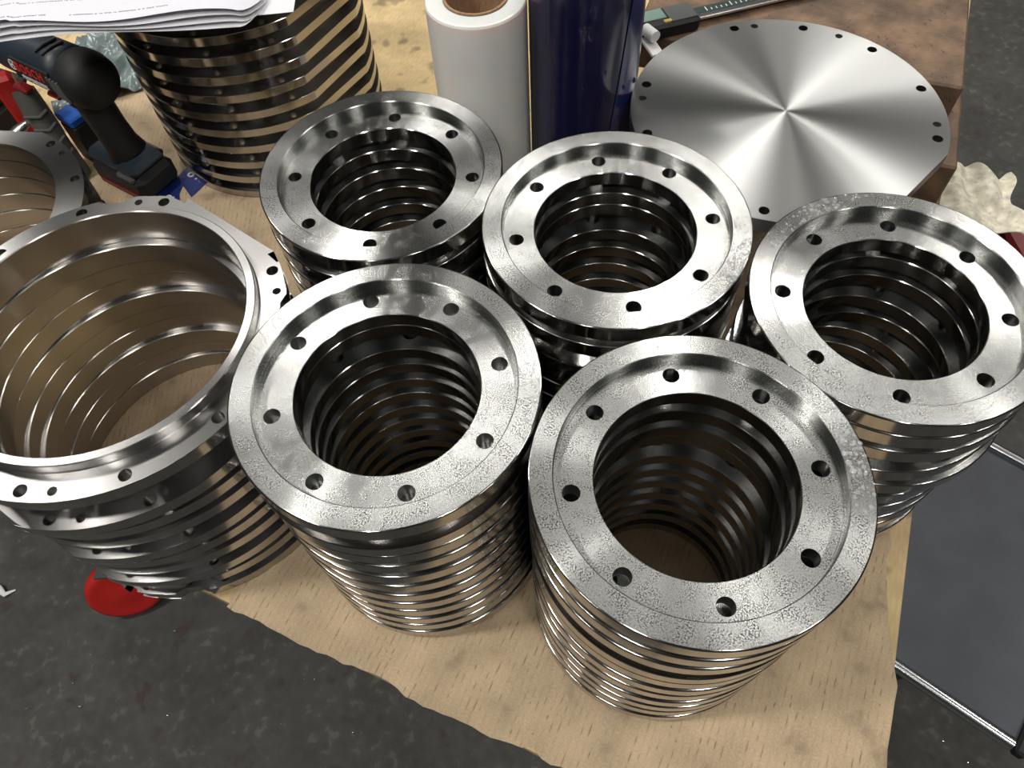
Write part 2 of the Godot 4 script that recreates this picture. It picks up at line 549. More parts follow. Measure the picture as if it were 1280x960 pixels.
func make_flange(lined: bool) -> Node3D:
	var o := Node3D.new()
	var T := FTALL
	var D := T - FDEEP
	var c := 0.0007
	var rim := MB.new()
	var edge := MB.new()
	edge.lathe([Vector2(FREC, 0), Vector2(0.1305, 0), Vector2(0.1315, 0.001), Vector2(0.1315, 0.0115), Vector2(FR - c, 0.0115), Vector2(FR, 0.0115 + c), Vector2(FR, T - 0.0016)], 128)
	edge.lathe([Vector2(FR, T - 0.0016), Vector2(FR - 0.0002, T - 0.0008), Vector2(FR - 0.0008, T - 0.0002), Vector2(FR - 0.0016, T)], 128, 6.0, true)
	part("outer_edge", edge.mesh(), mats.side, o)
	rim.lathe([Vector2(FR - 0.0016, T), Vector2(FREC + 0.001, T), Vector2(FREC, T - 0.001), Vector2(FREC, D + 0.0035), Vector2(FREC - 0.0012, D + 0.0035), Vector2(FREC - 0.0012, D)], 128)
	part("rim", rim.mesh(), mats.face, o)
	var holes := []
	for i in 8: holes.append([TAU * i / 8.0 + 0.2, 0.0079, FBOLT])
	var ints := face_angles(holes, [])
	var web := MB.new()
	holed_face(web, D, 1.0, FBORE + c, func(_a): return FREC - 0.0012, ints, FBOLT, 0.0079)
	holed_face(web, 0.0, -1.0, FBORE + c, func(_a): return FREC, ints, FBOLT, 0.0079, 1)
	if not lined:
		for h in holes: hole_wall(web, h, 0.0, D)
	var w := part("bolt_face", web.mesh(), mats.face, o)
	var bore := MB.new()
	bore.lathe([Vector2(FBORE + c, D), Vector2(FBORE, D - c), Vector2(FBORE, c), Vector2(FBORE + c, 0)], 128)
	part("bore", bore.mesh(), mats.side, o)
	if lined:
		for h in holes:
			var b := MB.new()
			hole_wall(b, h, 0.0, D)
			part("bolt_hole", b.mesh(), mats.hole, w)
	return o

# outline of the big adapter rings: a circle with two flats and, when lobed, cut-outs beside the flats
func adapter_outline(lobed: bool, flat: float) -> Callable:
	return func(a: float) -> float:
		var r := AR
		for f in [0.0, PI]:
			var d := wrapf(a - f, -PI, PI)
			if absf(d) < 1.2: r = minf(r, flat / cos(d))
			if lobed and f == 0.0:
				var g := absf(rad_to_deg(d))
				if g < 62.0:
					if g < 22.0: pass
					elif g < 29.0: r = minf(r, lerpf(0.1855, 0.1925, (g - 22.0) / 7.0))
					elif g < 41.5: r = minf(r, 0.1925)
					elif g < 44.5: r = minf(r, lerpf(0.1925, 0.186, (g - 41.5) / 3.0))
					elif g < 50.0: r = minf(r, 0.186)
					elif g < 54.0: r = minf(r, lerpf(0.186, 0.194, (g - 50.0) / 4.0))
		return r

func adapter_corners(lobed: bool, flat: float) -> Array:
	var out := []
	for f in [0.0, PI]:
		for s in [-1.0, 1.0]:
			if lobed and f == 0.0:
				for g in [22.0, 29.0, 41.5, 44.5, 50.0, 54.0]: out.append(f + s * deg_to_rad(g))
			else:
				out.append(f + s * acos(flat / AR))
	return out

func adapter_holes() -> Array:
	var hs := []
	for f in [0.0, 180.0]:
		for d in [-60, -30, 30, 60, 90]: hs.append([deg_to_rad(f + d), 0.0066, 0.183])
		for d in [-39.5, 39.5]: hs.append([deg_to_rad(f + d), 0.0047, 0.183])
	return hs

func make_adapter(lobed: bool, flat: float, fl: float, tall: float, lined: bool, foot := 0.0) -> Node3D:
	var o := Node3D.new()
	var hs := adapter_holes()
	var ints := face_angles(hs, adapter_corners(lobed, flat), 3.0)
	var out := adapter_outline(lobed, flat)
	var f := MB.new()
	holed_face(f, fl, 1.0, 0.1655, out, ints, 0.183, 0.0066, 2)
	holed_face(f, foot, -1.0, 0.156, out, ints, 0.183, 0.0066, 2)
	var ew := MB.new()
	outline_wall(ew, ints, out, foot, fl, 0.0010)
	part("outer_edge", ew.mesh(), mats.side, o)
	if not lined:
		for h in hs: hole_wall(f, h, foot, fl)
	var fm := part("bolt_flange", f.mesh(), mats.adapter, o)
	var lip := MB.new()
	lip.lathe([Vector2(0.1655, fl), Vector2(0.1645, fl + 0.001), Vector2(0.1645, tall - 0.001), Vector2(0.1635, tall), Vector2(0.1558, tall)], 128)
	if foot > 0.0: lip.lathe([Vector2(0.1566, 0.0), Vector2(0.163, 0.0), Vector2(0.164, 0.001), Vector2(0.164, foot)], 128)
	part("lip", lip.mesh(), mats.adapter, o)
	var bore := MB.new()
	bore.lathe([Vector2(0.1558, tall), Vector2(0.1548, tall - 0.001), Vector2(0.1548, 0.0065), Vector2(0.1556, 0.0055), Vector2(0.1556, 0.001), Vector2(0.1566, 0.0)], 128)
	part("bore", bore.mesh(), mats.bore, o)
	if lined:
		for h in hs:
			var b := MB.new()
			hole_wall(b, h, foot, fl)
			part("tapped_hole" if h[1] < 0.006 else "bolt_hole", b.mesh(), mats.thread if h[1] < 0.006 else mats.hole, fm)
	return o

const AR := 0.194
const ORDINAL := ["top", "second", "third", "fourth", "fifth", "sixth", "seventh", "eighth", "ninth", "tenth", "eleventh", "twelfth"]

func place(o: Node3D, called: String, at: Vector3, yaw: float, label: String, group: String, flip := false, sy := 1.0, lean := Vector2.ZERO) -> void:
	o.name = numbered(called)
	add_child(o)
	var b := Basis(Vector3.RIGHT, lean.x) * Basis(Vector3.BACK, lean.y) * Basis(Vector3.UP, -yaw)
	if flip: b = b * Basis(Vector3.RIGHT, PI)
	o.transform = Transform3D(b * Basis.from_scale(Vector3(1, sy, 1)), at)
	mark(o, label, "flange", group)

func flange_stack(proto: Node3D, top: Node3D, c: Vector3, count: int, yaw: float, where: String, top_label: String, jitter: float, flips: Array, drift := []) -> void:
	var pitch := c.y / count
	var sy := pitch / FTALL
	for i in count:
		var k := count - 1 - i     # from the top
		var off := Vector3(rng.randf_range(-1, 1), 0, rng.randf_range(-1, 1)) * jitter
		if k == 0: off = Vector3.ZERO
		if k < drift.size(): off += drift[k]
		var a := yaw if k == 0 else rng.randf_range(0, TAU)
		var o: Node3D = (top if k == 0 else proto).duplicate()
		var label: String = top_label if k == 0 else ("bottom steel flange of the %s, resting on the cardboard" % where if k == count - 1 else "%s steel flange down in the %s, only its edge showing" % [ORDINAL[k], where])
		var flip: bool = k in flips
		place(o, "steel_flange", Vector3(c.x, pitch * (i + (1 if flip else 0)), c.z) + off, a - (0.2 if not flip else 0.0), label, "flanges in the " + where, flip, sy)

func adapter_stack(proto: Node3D, top: Node3D, c: Vector3, count: int, flat_at: float, where: String, top_label: String, jitter: float, spread: float, top_flip := false, tall := 0.031, top_tall := 0.031, drift := {}, turned := []) -> void:
	var pitch := (c.y - top_tall) / (count - 1)
	for i in count:
		var k := count - 1 - i
		var off := Vector3(-rng.randf(), 0, rng.randf_range(-0.3, 0.3)) * jitter
		if k == 0: off = Vector3.ZERO
		if drift.has(k): off = drift[k]
		var a := flat_at if k == 0 else flat_at + rng.randf_range(-1, 1) * spread + (PI if k in turned else 0.0)
		var o: Node3D = (top if k == 0 else proto).duplicate()
		var label: String = top_label if k == 0 else ("bottom wide steel ring of the %s" % where if k == count - 1 else "%s wide steel ring down in the %s, bolted edge showing" % [ORDINAL[k], where])
		var flip := k == 0 and top_flip
		var y := c.y if flip else (c.y - top_tall if k == 0 else pitch * i)
		place(o, "adapter_ring", Vector3(c.x, y, c.z) + off, a, label, "wide rings in the " + where, flip, 1.0 if k == 0 else pitch / tall)

# ------------------------------------------------------------------ scene
func _ready() -> void:
	rng.seed = 20
	# camera
	var cam := Camera3D.new()
	cam.name = "camera"
	add_child(cam)
	cam.fov = 54.3737
	cam.near = 0.05
	cam.far = 80.0
	cam.transform = Transform3D(Basis(Vector3.RIGHT, -1.0122880735) * Basis(Vector3.BACK, -0.0793721372), Vector3(0, 0.9063178, 0))
	cam.current = true
	# air
	var we := WorldEnvironment.new()
	we.name = "environment"
	var env := Environment.new()
	env.background_mode = Environment.BG_COLOR
	env.background_color = Color(0.05, 0.05, 0.055)
	env.tonemap_mode = Environment.TONE_MAPPER_LINEAR
	env.tonemap_exposure = 1.0
	env.sdfgi_enabled = true
	env.ssao_enabled = true
	env.ssil_enabled = true
	we.environment = env
	add_child(we)
	make_materials()
	# ceiling lamps: rows of square industrial fittings
	for z in [2.1, -0.6, -3.3]:
		for x in [-3.5, -1.2, 1.1, 3.4]:
			if z == -0.6 and absf(x) < 2.0: continue
			var middle: bool = z == -0.6 and x < 0.0
			if middle: ceiling_lamp(Vector3(-2.3, 4.0, -0.15), 9.0, Vector2(0.36, 0.36), "square white ceiling lamp up to the left of the table")
			else: ceiling_lamp(Vector3(x, 4.0, z), 5.2 if z < -1.0 else 4.0, Vector2(0.14, 1.10), "long white ceiling lamp in the rows above the table")
	for x in [-2.4, 0.4, 3.2]:
		ceiling_lamp(Vector3(x, 4.38, -4.6), 1.1, Vector2(1.3, 1.9), "wide softly glowing roof light panel beyond the table")
	ceiling_lamp(Vector3(1.1, 4.38, -1.9), 1.3, Vector2(1.5, 1.5), "square softly glowing roof light panel above the right side of the table")
	build_hall()
	build_table()
	build_trolley()
	build_stacks()
	build_plate()
	build_rolls()
	build_drill()
	build_tools()
	build_papers()
	build_caliper()
	build_right_things()
	build_small()

func ceiling_lamp(at: Vector3, energy: float, size: Vector2, label: String) -> void:
	var t := thing("ceiling_lamp", label, "lamp", at, "ceiling lamps above the table")
	var b := MB.new(); b.box(Vector3(0, 0.06, 0), Vector3(size.x + 0.06, 0.08, size.y + 0.06), 0.01)
	part("housing", b.mesh(), mats.lamp_body, t)
	var d := MB.new(); d.box(Vector3(0, 0.012, 0), Vector3(size.x, 0.016, size.y), 0.003)
	part("diffuser", d.mesh(), mats.lamp if size.x < 1.0 else mats.roof_light, t)
	var r := MB.new(); r.box(Vector3(0, 0.10 + (4.5 - at.y) * 0.5, 0), Vector3(0.02, maxf(4.6 - at.y - 0.12, 0.05), 0.02), 0.002)
	part("hanger", r.mesh(), mats.lamp_body, t)
	var l := AreaLight3D.new()
	l.name = "area_light"
	l.area_size = size
	l.light_energy = energy
	l.light_color = Color(1.0, 0.985, 0.96)
	l.shadow_enabled = true
	l.set("area_range", 20.0)
	t.add_child(l)
	l.position = Vector3(0, -0.004, 0)
	l.rotation.x = -PI / 2

func slab(c: Vector3, s: Vector3, ch := 0.0005) -> Mesh:
	var b := MB.new()
	b.box(c, s, ch)
	return b.mesh()

func build_hall() -> void:
	struct("floor", slab(Vector3(0, -0.85, 0), Vector3(18.4, 0.2, 16.4)), mats.floor)
	struct("ceiling", slab(Vector3(0, 4.7, 0), Vector3(18.4, 0.2, 16.4)), mats.ceiling)
	struct("wall_left", slab(Vector3(-9.1, 1.925, 0), Vector3(0.2, 5.34, 16.4)), mats.wall)
	struct("wall_right", slab(Vector3(9.1, 1.925, 0), Vector3(0.2, 5.34, 16.4)), mats.wall)
	struct("wall_back", slab(Vector3(0, 1.925, -8.1), Vector3(18.0, 5.34, 0.2)), mats.wall)
	struct("wall_front", slab(Vector3(0, 1.925, 8.1), Vector3(18.0, 5.34, 0.2)), mats.wall)

const TC := Vector3(0.305, 0, 0.075)       # front right corner of the table
const TU := Vector3(-0.883, 0, -0.470)     # along the front edge, to the left
const TW := Vector3(0.42, 0, -0.907)       # along the right edge, away

func tp(s: float, t: float, y := 0.0) -> Vector3:
	return TC + TU * s + TW * t + Vector3(0, y, 0)

func build_table() -> void:
	var tb := thing("work_table", "table with yellowish plywood top under the cardboard, on red castors", "table", Vector3.ZERO)
	# plywood top, 21 mm, just under y = 0
	var m := MB.new()
	var q := [tp(0, 0), tp(0, 1.9), tp(1.85, 1.9), tp(1.85, 0)]
	var uv := [Vector2(0, 0), Vector2(1.9, 0), Vector2(1.9, 1.85), Vector2(0, 1.85)]
	var top := []
	var bot := []
	for p in q:
		top.append(p + Vector3(0, -0.0046, 0)); bot.append(p + Vector3(0, -0.0256, 0))
	if (top[1] - top[0]).cross(top[2] - top[0]).y < 0: top.reverse(); bot.reverse(); uv.reverse()
	m.face(top, uv)
	var br := bot.duplicate(); br.reverse()
	m.face(br, uv)
	for i in 4:
		var j := (i + 1) % 4
		m.face([bot[i], bot[j], top[j], top[i]])
	part("plywood_top", m.mesh(), mats.ply, tb)
	var fb := Basis(-TU, Vector3.UP, TU.cross(Vector3.UP).normalized())
	for r in [[0.925, 0.06, 1.80, true], [0.925, 1.84, 1.80, true], [0.06, 0.95, 1.74, false], [1.79, 0.95, 1.74, false]]:
		var b := MB.new()
		b.box(tp(r[0], r[1], -0.05), Vector3(r[2], 0.05, 0.05) if r[3] else Vector3(0.05, 0.05, r[2]), 0.004, fb)
		part("frame_rail", b.mesh(), mats.frame, tb)
	for r in [[0.12, 1.78], [1.74, 1.78], [1.33, 0.03], [1.74, 0.12]]:
		var b := MB.new()
		b.box(tp(r[0], r[1], -0.33), Vector3(0.05, 0.51, 0.05), 0.004, fb)
		part("leg", b.mesh(), mats.frame, tb)
		caster(tb, tp(r[0], r[1], -0.664) - TW * (0.035 if r[0] > 1.2 and r[1] < 1.0 else 0.055))
	# cardboard sheets over the plywood
	var jf := noise(41, 9.0, 3)
	var rows := []
	for i in 49:
		var t := i / 48.0
		var row := []
		for j in 65:
			var s := j / 64.0
			# t runs from the front edge back, s from the right edge to the left
			var ss := lerpf(-0.004 + 0.028 * smoothstep(0.20, 0.36, pow(t, 1.6) * 0.93) + jf.get_noise_2d(t * 1.5, 3.0) * 0.006, 0.765 + jf.get_noise_2d(t * 2.0, 9.0) * 0.006, s)
			var t0 := -0.004 + jf.get_noise_2d(s * 1.3, 0.0) * 0.008 + (0.006 if absf(s - 0.47) < 0.012 else 0.0) + (0.008 if absf(s - 0.33) < 0.008 else 0.0)
			var tt := lerpf(t0, 0.93, pow(t, 1.6))
			var y := 0.0
			var crease := 0.050 + 0.012 * s
			y += 0.0022 * exp(-pow((tt - crease) / 0.006, 2.0))
			if tt < crease: y -= (crease - tt) * 0.05
			y += jf.get_noise_2d(ss * 0.35, tt * 0.35) * 0.0005 - 0.0005
			row.append(tp(ss, tt, y))
		rows.append(row)
	var cm := MB.new()
	table_sheet(cm, rows)
	single("cardboard_sheet", cm.mesh(), mats.card, "large brown cardboard sheet with pressed flutes under the two front flange stacks", "cardboard")
	# the left sheet, under the wide ring stacks, the drill and the blue tape
	var outline := [Vector2(-0.50, -0.46), Vector2(-0.457, -0.555), Vector2(-0.415, -0.66), Vector2(-0.30, -0.72), Vector2(-0.17, -0.85), Vector2(-0.17, -1.20), Vector2(-0.64, -1.43), Vector2(-0.72, -1.355), Vector2(-0.80, -1.16), Vector2(-0.98, -0.80), Vector2(-0.86, -0.62)]
	var c2 := MB.new()
	var idx := Geometry2D.triangulate_polygon(PackedVector2Array(outline))
	for k in range(0, idx.size(), 3):
		for side in 2:
			var f := c2.v.size()
			for e in 3:
				var p: Vector2 = outline[idx[k + e]]
				c2.vert(Vector3(p.x, -0.0003 - 0.003 * side, p.y), Vector3(0, 1 - 2 * side, 0), p)
			c2.tri(f, f + 1, f + 2)
	for i in outline.size():
		var a: Vector2 = outline[i]
		var b: Vector2 = outline[(i + 1) % outline.size()]
		var e := (b - a).normalized()
		var f := c2.v.size()
		var nn := Vector3(e.y, 0, -e.x)
		for p in [Vector3(a.x, -0.0003, a.y), Vector3(b.x, -0.0003, b.y), Vector3(b.x, -0.0033, b.y), Vector3(a.x, -0.0033, a.y)]: c2.vert(p, nn, Vector2(p.x, p.z))
		c2.quad(f, f + 1, f + 2, f + 3)
	single("cardboard_sheet", c2.mesh(), mats.card, "smooth brown cardboard sheet under the left ring stacks and the drill", "cardboard")

func table_sheet(m: MB, rows: Array) -> void:
	var f := m.v.size()
	m.sheet(rows, Vector3(0, -0.0032, 0))
	for i in range(f, m.v.size()):
		var p := m.v[i] - TC
		m.t[i] = Vector2(-p.dot(TU), -p.dot(TW))

func caster(tb: Node3D, at: Vector3) -> void:
	var w := MB.new()
	w.lathe([Vector2(0.0, -0.024), Vector2(0.03, -0.022), Vector2(0.056, -0.017), Vector2(0.066, -0.020), Vector2(0.076, -0.016), Vector2(0.080, 0.0), Vector2(0.076, 0.016), Vector2(0.066, 0.020), Vector2(0.056, 0.017), Vector2(0.03, 0.022), Vector2(0.0, 0.024)], 40, 6.0, true)
	var o := part("castor_wheel", w.mesh(), mats.wheel_red, tb)
	o.transform = Transform3D(Basis(Vector3.UP, 0.35) * Basis(Vector3.RIGHT, PI / 2 - 0.35), at + Vector3(0, -0.006, 0))
	var b := MB.new()
	for s in [-1]: b.box(at + Vector3(0, 0.04, s * 0.035), Vector3(0.03, 0.09, 0.004), 0.001)
	b.box(at + Vector3(0, 0.088, -0.012), Vector3(0.04, 0.006, 0.05), 0.002)
	part("castor_fork", b.mesh(), mats.frame, tb)

func build_trolley() -> void:
	var t := thing("low_trolley", "dark grey low trolley deck edged with bright metal, right of the table", "trolley", Vector3(0.62, -0.75, -0.45))
	var d := Vector3(0.735, 0, 0.678)
	var e := Vector3(0.678, 0, -0.735)
	var bs := Basis(d, Vector3.UP, -e)
	var near := Vector3(0.538, -0.3, -0.208) - t.position
	var ctr := near + e * 0.225 - d * 0.116
	var b := MB.new()
	b.box(ctr + Vector3(0, -0.02, 0), Vector3(0.62, 0.03, 0.45), 0.004, bs)
	part("deck", b.mesh(), mats.deck, t)
	for k in 2:
		var r := MB.new()
		var p := ctr + e * (0.225 if k == 1 else -0.225) + Vector3(0, -0.004, 0)
		r.tube([p - d * 0.315, p + d * 0.30], [0.010, 0.010], 16)
		part("edge_rod", r.mesh(), mats.chrome, t)
	var c := MB.new()
	c.box(ctr + d * 0.312 + Vector3(0, -0.006, 0), Vector3(0.018, 0.022, 0.47), 0.004, bs)
	part("end_rail", c.mesh(), mats.tool_black, t)
	for s in [-1, 1]:
		for u in [-1, 1]:
			var l := MB.new()
			l.box(ctr + d * 0.22 * s + e * (0.06 + 0.11 * u) + Vector3(0, -0.2325, 0), Vector3(0.035, 0.395, 0.035), 0.003, bs)
			part("leg", l.mesh(), mats.frame, t)

func build_stacks() -> void:
	var plain_f := make_flange(false)
	var top_f := make_flange(true)
	var none := Vector3.ZERO
	flange_stack(plain_f, top_f, Vector3(0.1461, 0.3438, -0.2508), 11, -1.5906, "front right flange stack", "steel flange with eight holes topping the front right stack, nearest the camera", 0.0006, [3])
	flange_stack(plain_f, top_f, Vector3(-0.1128, 0.3473, -0.3613), 12, -1.7462, "front left flange stack", "steel flange with eight holes topping the front left stack beside the wide rings", 0.0006, [1])
	flange_stack(plain_f, top_f, Vector3(0.3735, 0.3322, -0.4215), 11, -1.3043, "right-hand flange stack", "steel flange with eight holes topping the right-hand stack, cut by the picture's edge", 0.0015, [],
		[none, Vector3(0.006, 0, -0.003), Vector3(0.009, 0, -0.004), Vector3(0.003, 0, 0.002), Vector3(0.012, 0, 0.003)])
	flange_stack(plain_f, top_f, Vector3(0.1210, 0.3323, -0.5483), 11, -1.6071, "middle flange stack", "steel flange with eight holes topping the middle stack in front of the blue roll", 0.0006, [2])
	flange_stack(plain_f, top_f, Vector3(-0.1305, 0.3154, -0.6745), 10, -1.4559, "back flange stack", "steel flange with eight holes topping the back stack in front of the white roll", 0.0006, [])
	plain_f.free(); top_f.free()
	var pa := make_adapter(true, 0.179, 0.0175, 0.031, false)
	var ta := make_adapter(true, 0.179, 0.0315, 0.0445, true, 0.0140)
	adapter_stack(pa, ta, Vector3(-0.4215, 0.3087, -0.4890), 10, deg_to_rad(-49.5), "front left wide ring stack", "wide lobed steel ring with a raised inner lip topping the front left stack", 0.0012, 0.05, false, 0.031, 0.0445,
		{1: Vector3(-0.004, 0, 0.009), 2: Vector3(-0.001, 0, 0.002), 4: Vector3(-0.003, 0, 0.007), 5: Vector3(-0.002, 0, 0.002), 7: Vector3(-0.002, 0, 0.005), 9: Vector3(-0.003, 0, 0.003)}, [8, 9])
	var pb := make_adapter(false, 0.1825, 0.0145, 0.0315, false)
	var tbk := make_adapter(false, 0.1825, 0.0145, 0.0315, true)
	adapter_stack(pa, tbk, Vector3(-0.756, 0.2, -0.772), 6, deg_to_rad(-80), "far left ring stack", "flat steel ring with paired holes topping the far left stack beside the drill", 0.003, 1.5, true, 0.031, 0.0315)
	adapter_stack(pb, tbk, Vector3(-0.387, 0.347, -1.179), 11, deg_to_rad(34), "tall ring stack under the papers", "top wide steel ring of the tall stack, hidden under the papers", 0.001, 0.03, false, 0.0315, 0.0315)
	pa.free(); ta.free(); pb.free(); tbk.free()

func build_plate() -> void:
	var holes := []
	for d in [-98, -68, -37, -7, 23.5, 83, 112.5, 143, 173.5, -156]: holes.append([deg_to_rad(d), 0.0066, 0.187])
	for d in [-89, -52.5, 15, -165]: holes.append([deg_to_rad(d), 0.0052, 0.187])
	var fl := 0.192
	var fa := deg_to_rad(49)
	var out := func(a: float) -> float:
		var d := wrapf(a - fa, -PI, PI)
		return minf(0.202, fl / cos(d)) if absf(d) < 1.0 else 0.202
	var w := acos(fl / 0.202)
	var ints := face_angles(holes, [fa - w, fa + w], 3.0)
	var t := thing("blank_flange", "large solid steel disc with a clipped side lying on brown timber", "plate", Vector3(0.3861, 0.2302, -0.797))
	var m := MB.new()
	holed_face(m, 0.0198, 1.0, 0.0004, out, ints, 0.187, 0.0066, 14, 8.0)
	holed_face(m, 0.0, -1.0, 0.0004, out, ints, 0.187, 0.0066, 2, 8.0)
	outline_wall(m, ints, out, 0.0, 0.0198, 0.0006)
	var d := part("disc", m.mesh(), mats.plate, t)
	for h in holes:
		var b := MB.new()
		hole_wall(b, h, 0.0, 0.0198)
		part("tapped_hole" if h[1] < 0.006 else "bolt_hole", b.mesh(), mats.thread if h[1] < 0.006 else mats.hole, d)
	# timber under it
	var ang := deg_to_rad(23.5)
	var ux := Vector3(cos(ang), 0, sin(ang))
	var uz := Vector3(-sin(ang), 0, cos(ang))
	var bs := Basis(ux, Vector3.UP, uz)
	var cr := Vector3(0.646, 0, -0.839)
	single("timber_board", slab_at(cr - ux * 0.23 - uz * 0.24 + Vector3(0, 0.201, 0), Vector3(0.46, 0.058, 0.48), 0.003, bs), mats.timber, "brown wooden board at the top right, carrying the caliper", "board")
	single("timber_block", slab_at(cr - ux * 0.204 - uz * 0.14 + Vector3(0, 0.0858, 0), Vector3(0.45, 0.1715, 0.46), 0.003, bs), mats.timber, "brown wooden block beneath the board, showing below the solid disc's clipped side", "block")

func slab_at(c: Vector3, s: Vector3, ch: float, bs: Basis) -> Mesh:
	var b := MB.new()
	b.box(c, s, ch, bs)
	return b.mesh()

func build_rolls() -> void:
	var h := 0.3756
	var t := thing("film_roll", "white stretch film roll on a cardboard core standing behind the flanges", "film roll", Vector3(-0.0072, 0, -0.9))
	var m := MB.new()
	m.lathe([Vector2(0.039, 0), Vector2(0.062, 0), Vector2(0.064, 0.002), Vector2(0.064, h - 0.003), Vector2(0.0625, h - 0.0005), Vector2(0.060, h), Vector2(0.0415, h), Vector2(0.0405, h - 0.001)], 72)
	part("film", m.mesh(), mats.film, t)
	var c := MB.new()
	c.lathe([Vector2(0.0405, h - 0.003), Vector2(0.0405, h + 0.002), Vector2(0.0375, h + 0.002), Vector2(0.0375, 0.0)], 64)
	part("core_tube", c.mesh(), mats.core, t)
	var t2 := thing("film_roll", "dark blue film roll with a loose end, standing right of the white roll", "film roll", Vector3(0.1300, 0, -0.9))
	var h2 := 0.50
	var m2 := MB.new()
	m2.lathe([Vector2(0.04, 0), Vector2(0.070, 0), Vector2(0.072, 0.002), Vector2(0.072, h2 - 0.002), Vector2(0.070, h2), Vector2(0.04, h2), Vector2(0.04, 0.0)], 72)
	part("film", m2.mesh(), mats.blue_film, t2)
	# the loose end: a creased sheet that leaves the roll on its right side
	var rows := []
	var nz := noise(51, 1.0, 3)
	for i in 41:
		var y := 0.015 + 0.47 * i / 40.0
		var row := []
		for j in 26:
			var s := j / 25.0
			var start := lerpf(0.95, 0.25, pow(i / 40.0, 0.8))
			var a := PI / 2 - start + s * (start + 0.55)
			a = lerpf(PI / 2 - 0.15 - 0.75 * (i / 40.0), -0.55, s)
			var lift := 0.0012 + 0.0035 * s + 0.004 * sin(s * 15.0 + y * 9.0) * s * (0.4 + y) + 0.006 * absf(nz.get_noise_2d(s * 2.2, y * 5.0)) * s
			row.append(pol(0.072 + lift, a, y))
		rows.append(row)
	var m3 := MB.new()
	m3.sheet(rows, Vector3(-0.0002, 0, -0.0002))
	part("loose_film", m3.mesh(), mats.blue_wrap, t2)

func xlathe(prof: Array, seg := 40) -> Mesh:   # turned about x: prof is (x, r), outward to the left of travel towards +x
	var m := MB.new()
	var p := []
	for q in prof: p.append(Vector2(q.y, q.x))
	m.lathe(p, seg, 4.0, true)
	for i in m.v.size():
		m.v[i] = Vector3(m.v[i].y, m.v[i].x, -m.v[i].z)
		m.n[i] = Vector3(m.n[i].y, m.n[i].x, -m.n[i].z)
	var ix := m.ix.duplicate()
	m.ix.clear()
	for k in range(0, ix.size(), 3): m.tri(ix[k], ix[k + 1], ix[k + 2])
	return m.mesh()

func text_mesh(s: String, size: float, depth: float, bold := true) -> TextMesh:
	var t := TextMesh.new()
	var f := SystemFont.new()
	f.font_names = PackedStringArray(["Droid Sans"])
	f.font_weight = 700 if bold else 400
	t.font = f
	t.text = s
	t.font_size = 32
	t.pixel_size = size / 32.0
	t.depth = depth
	t.curve_step = 1.0
	return t

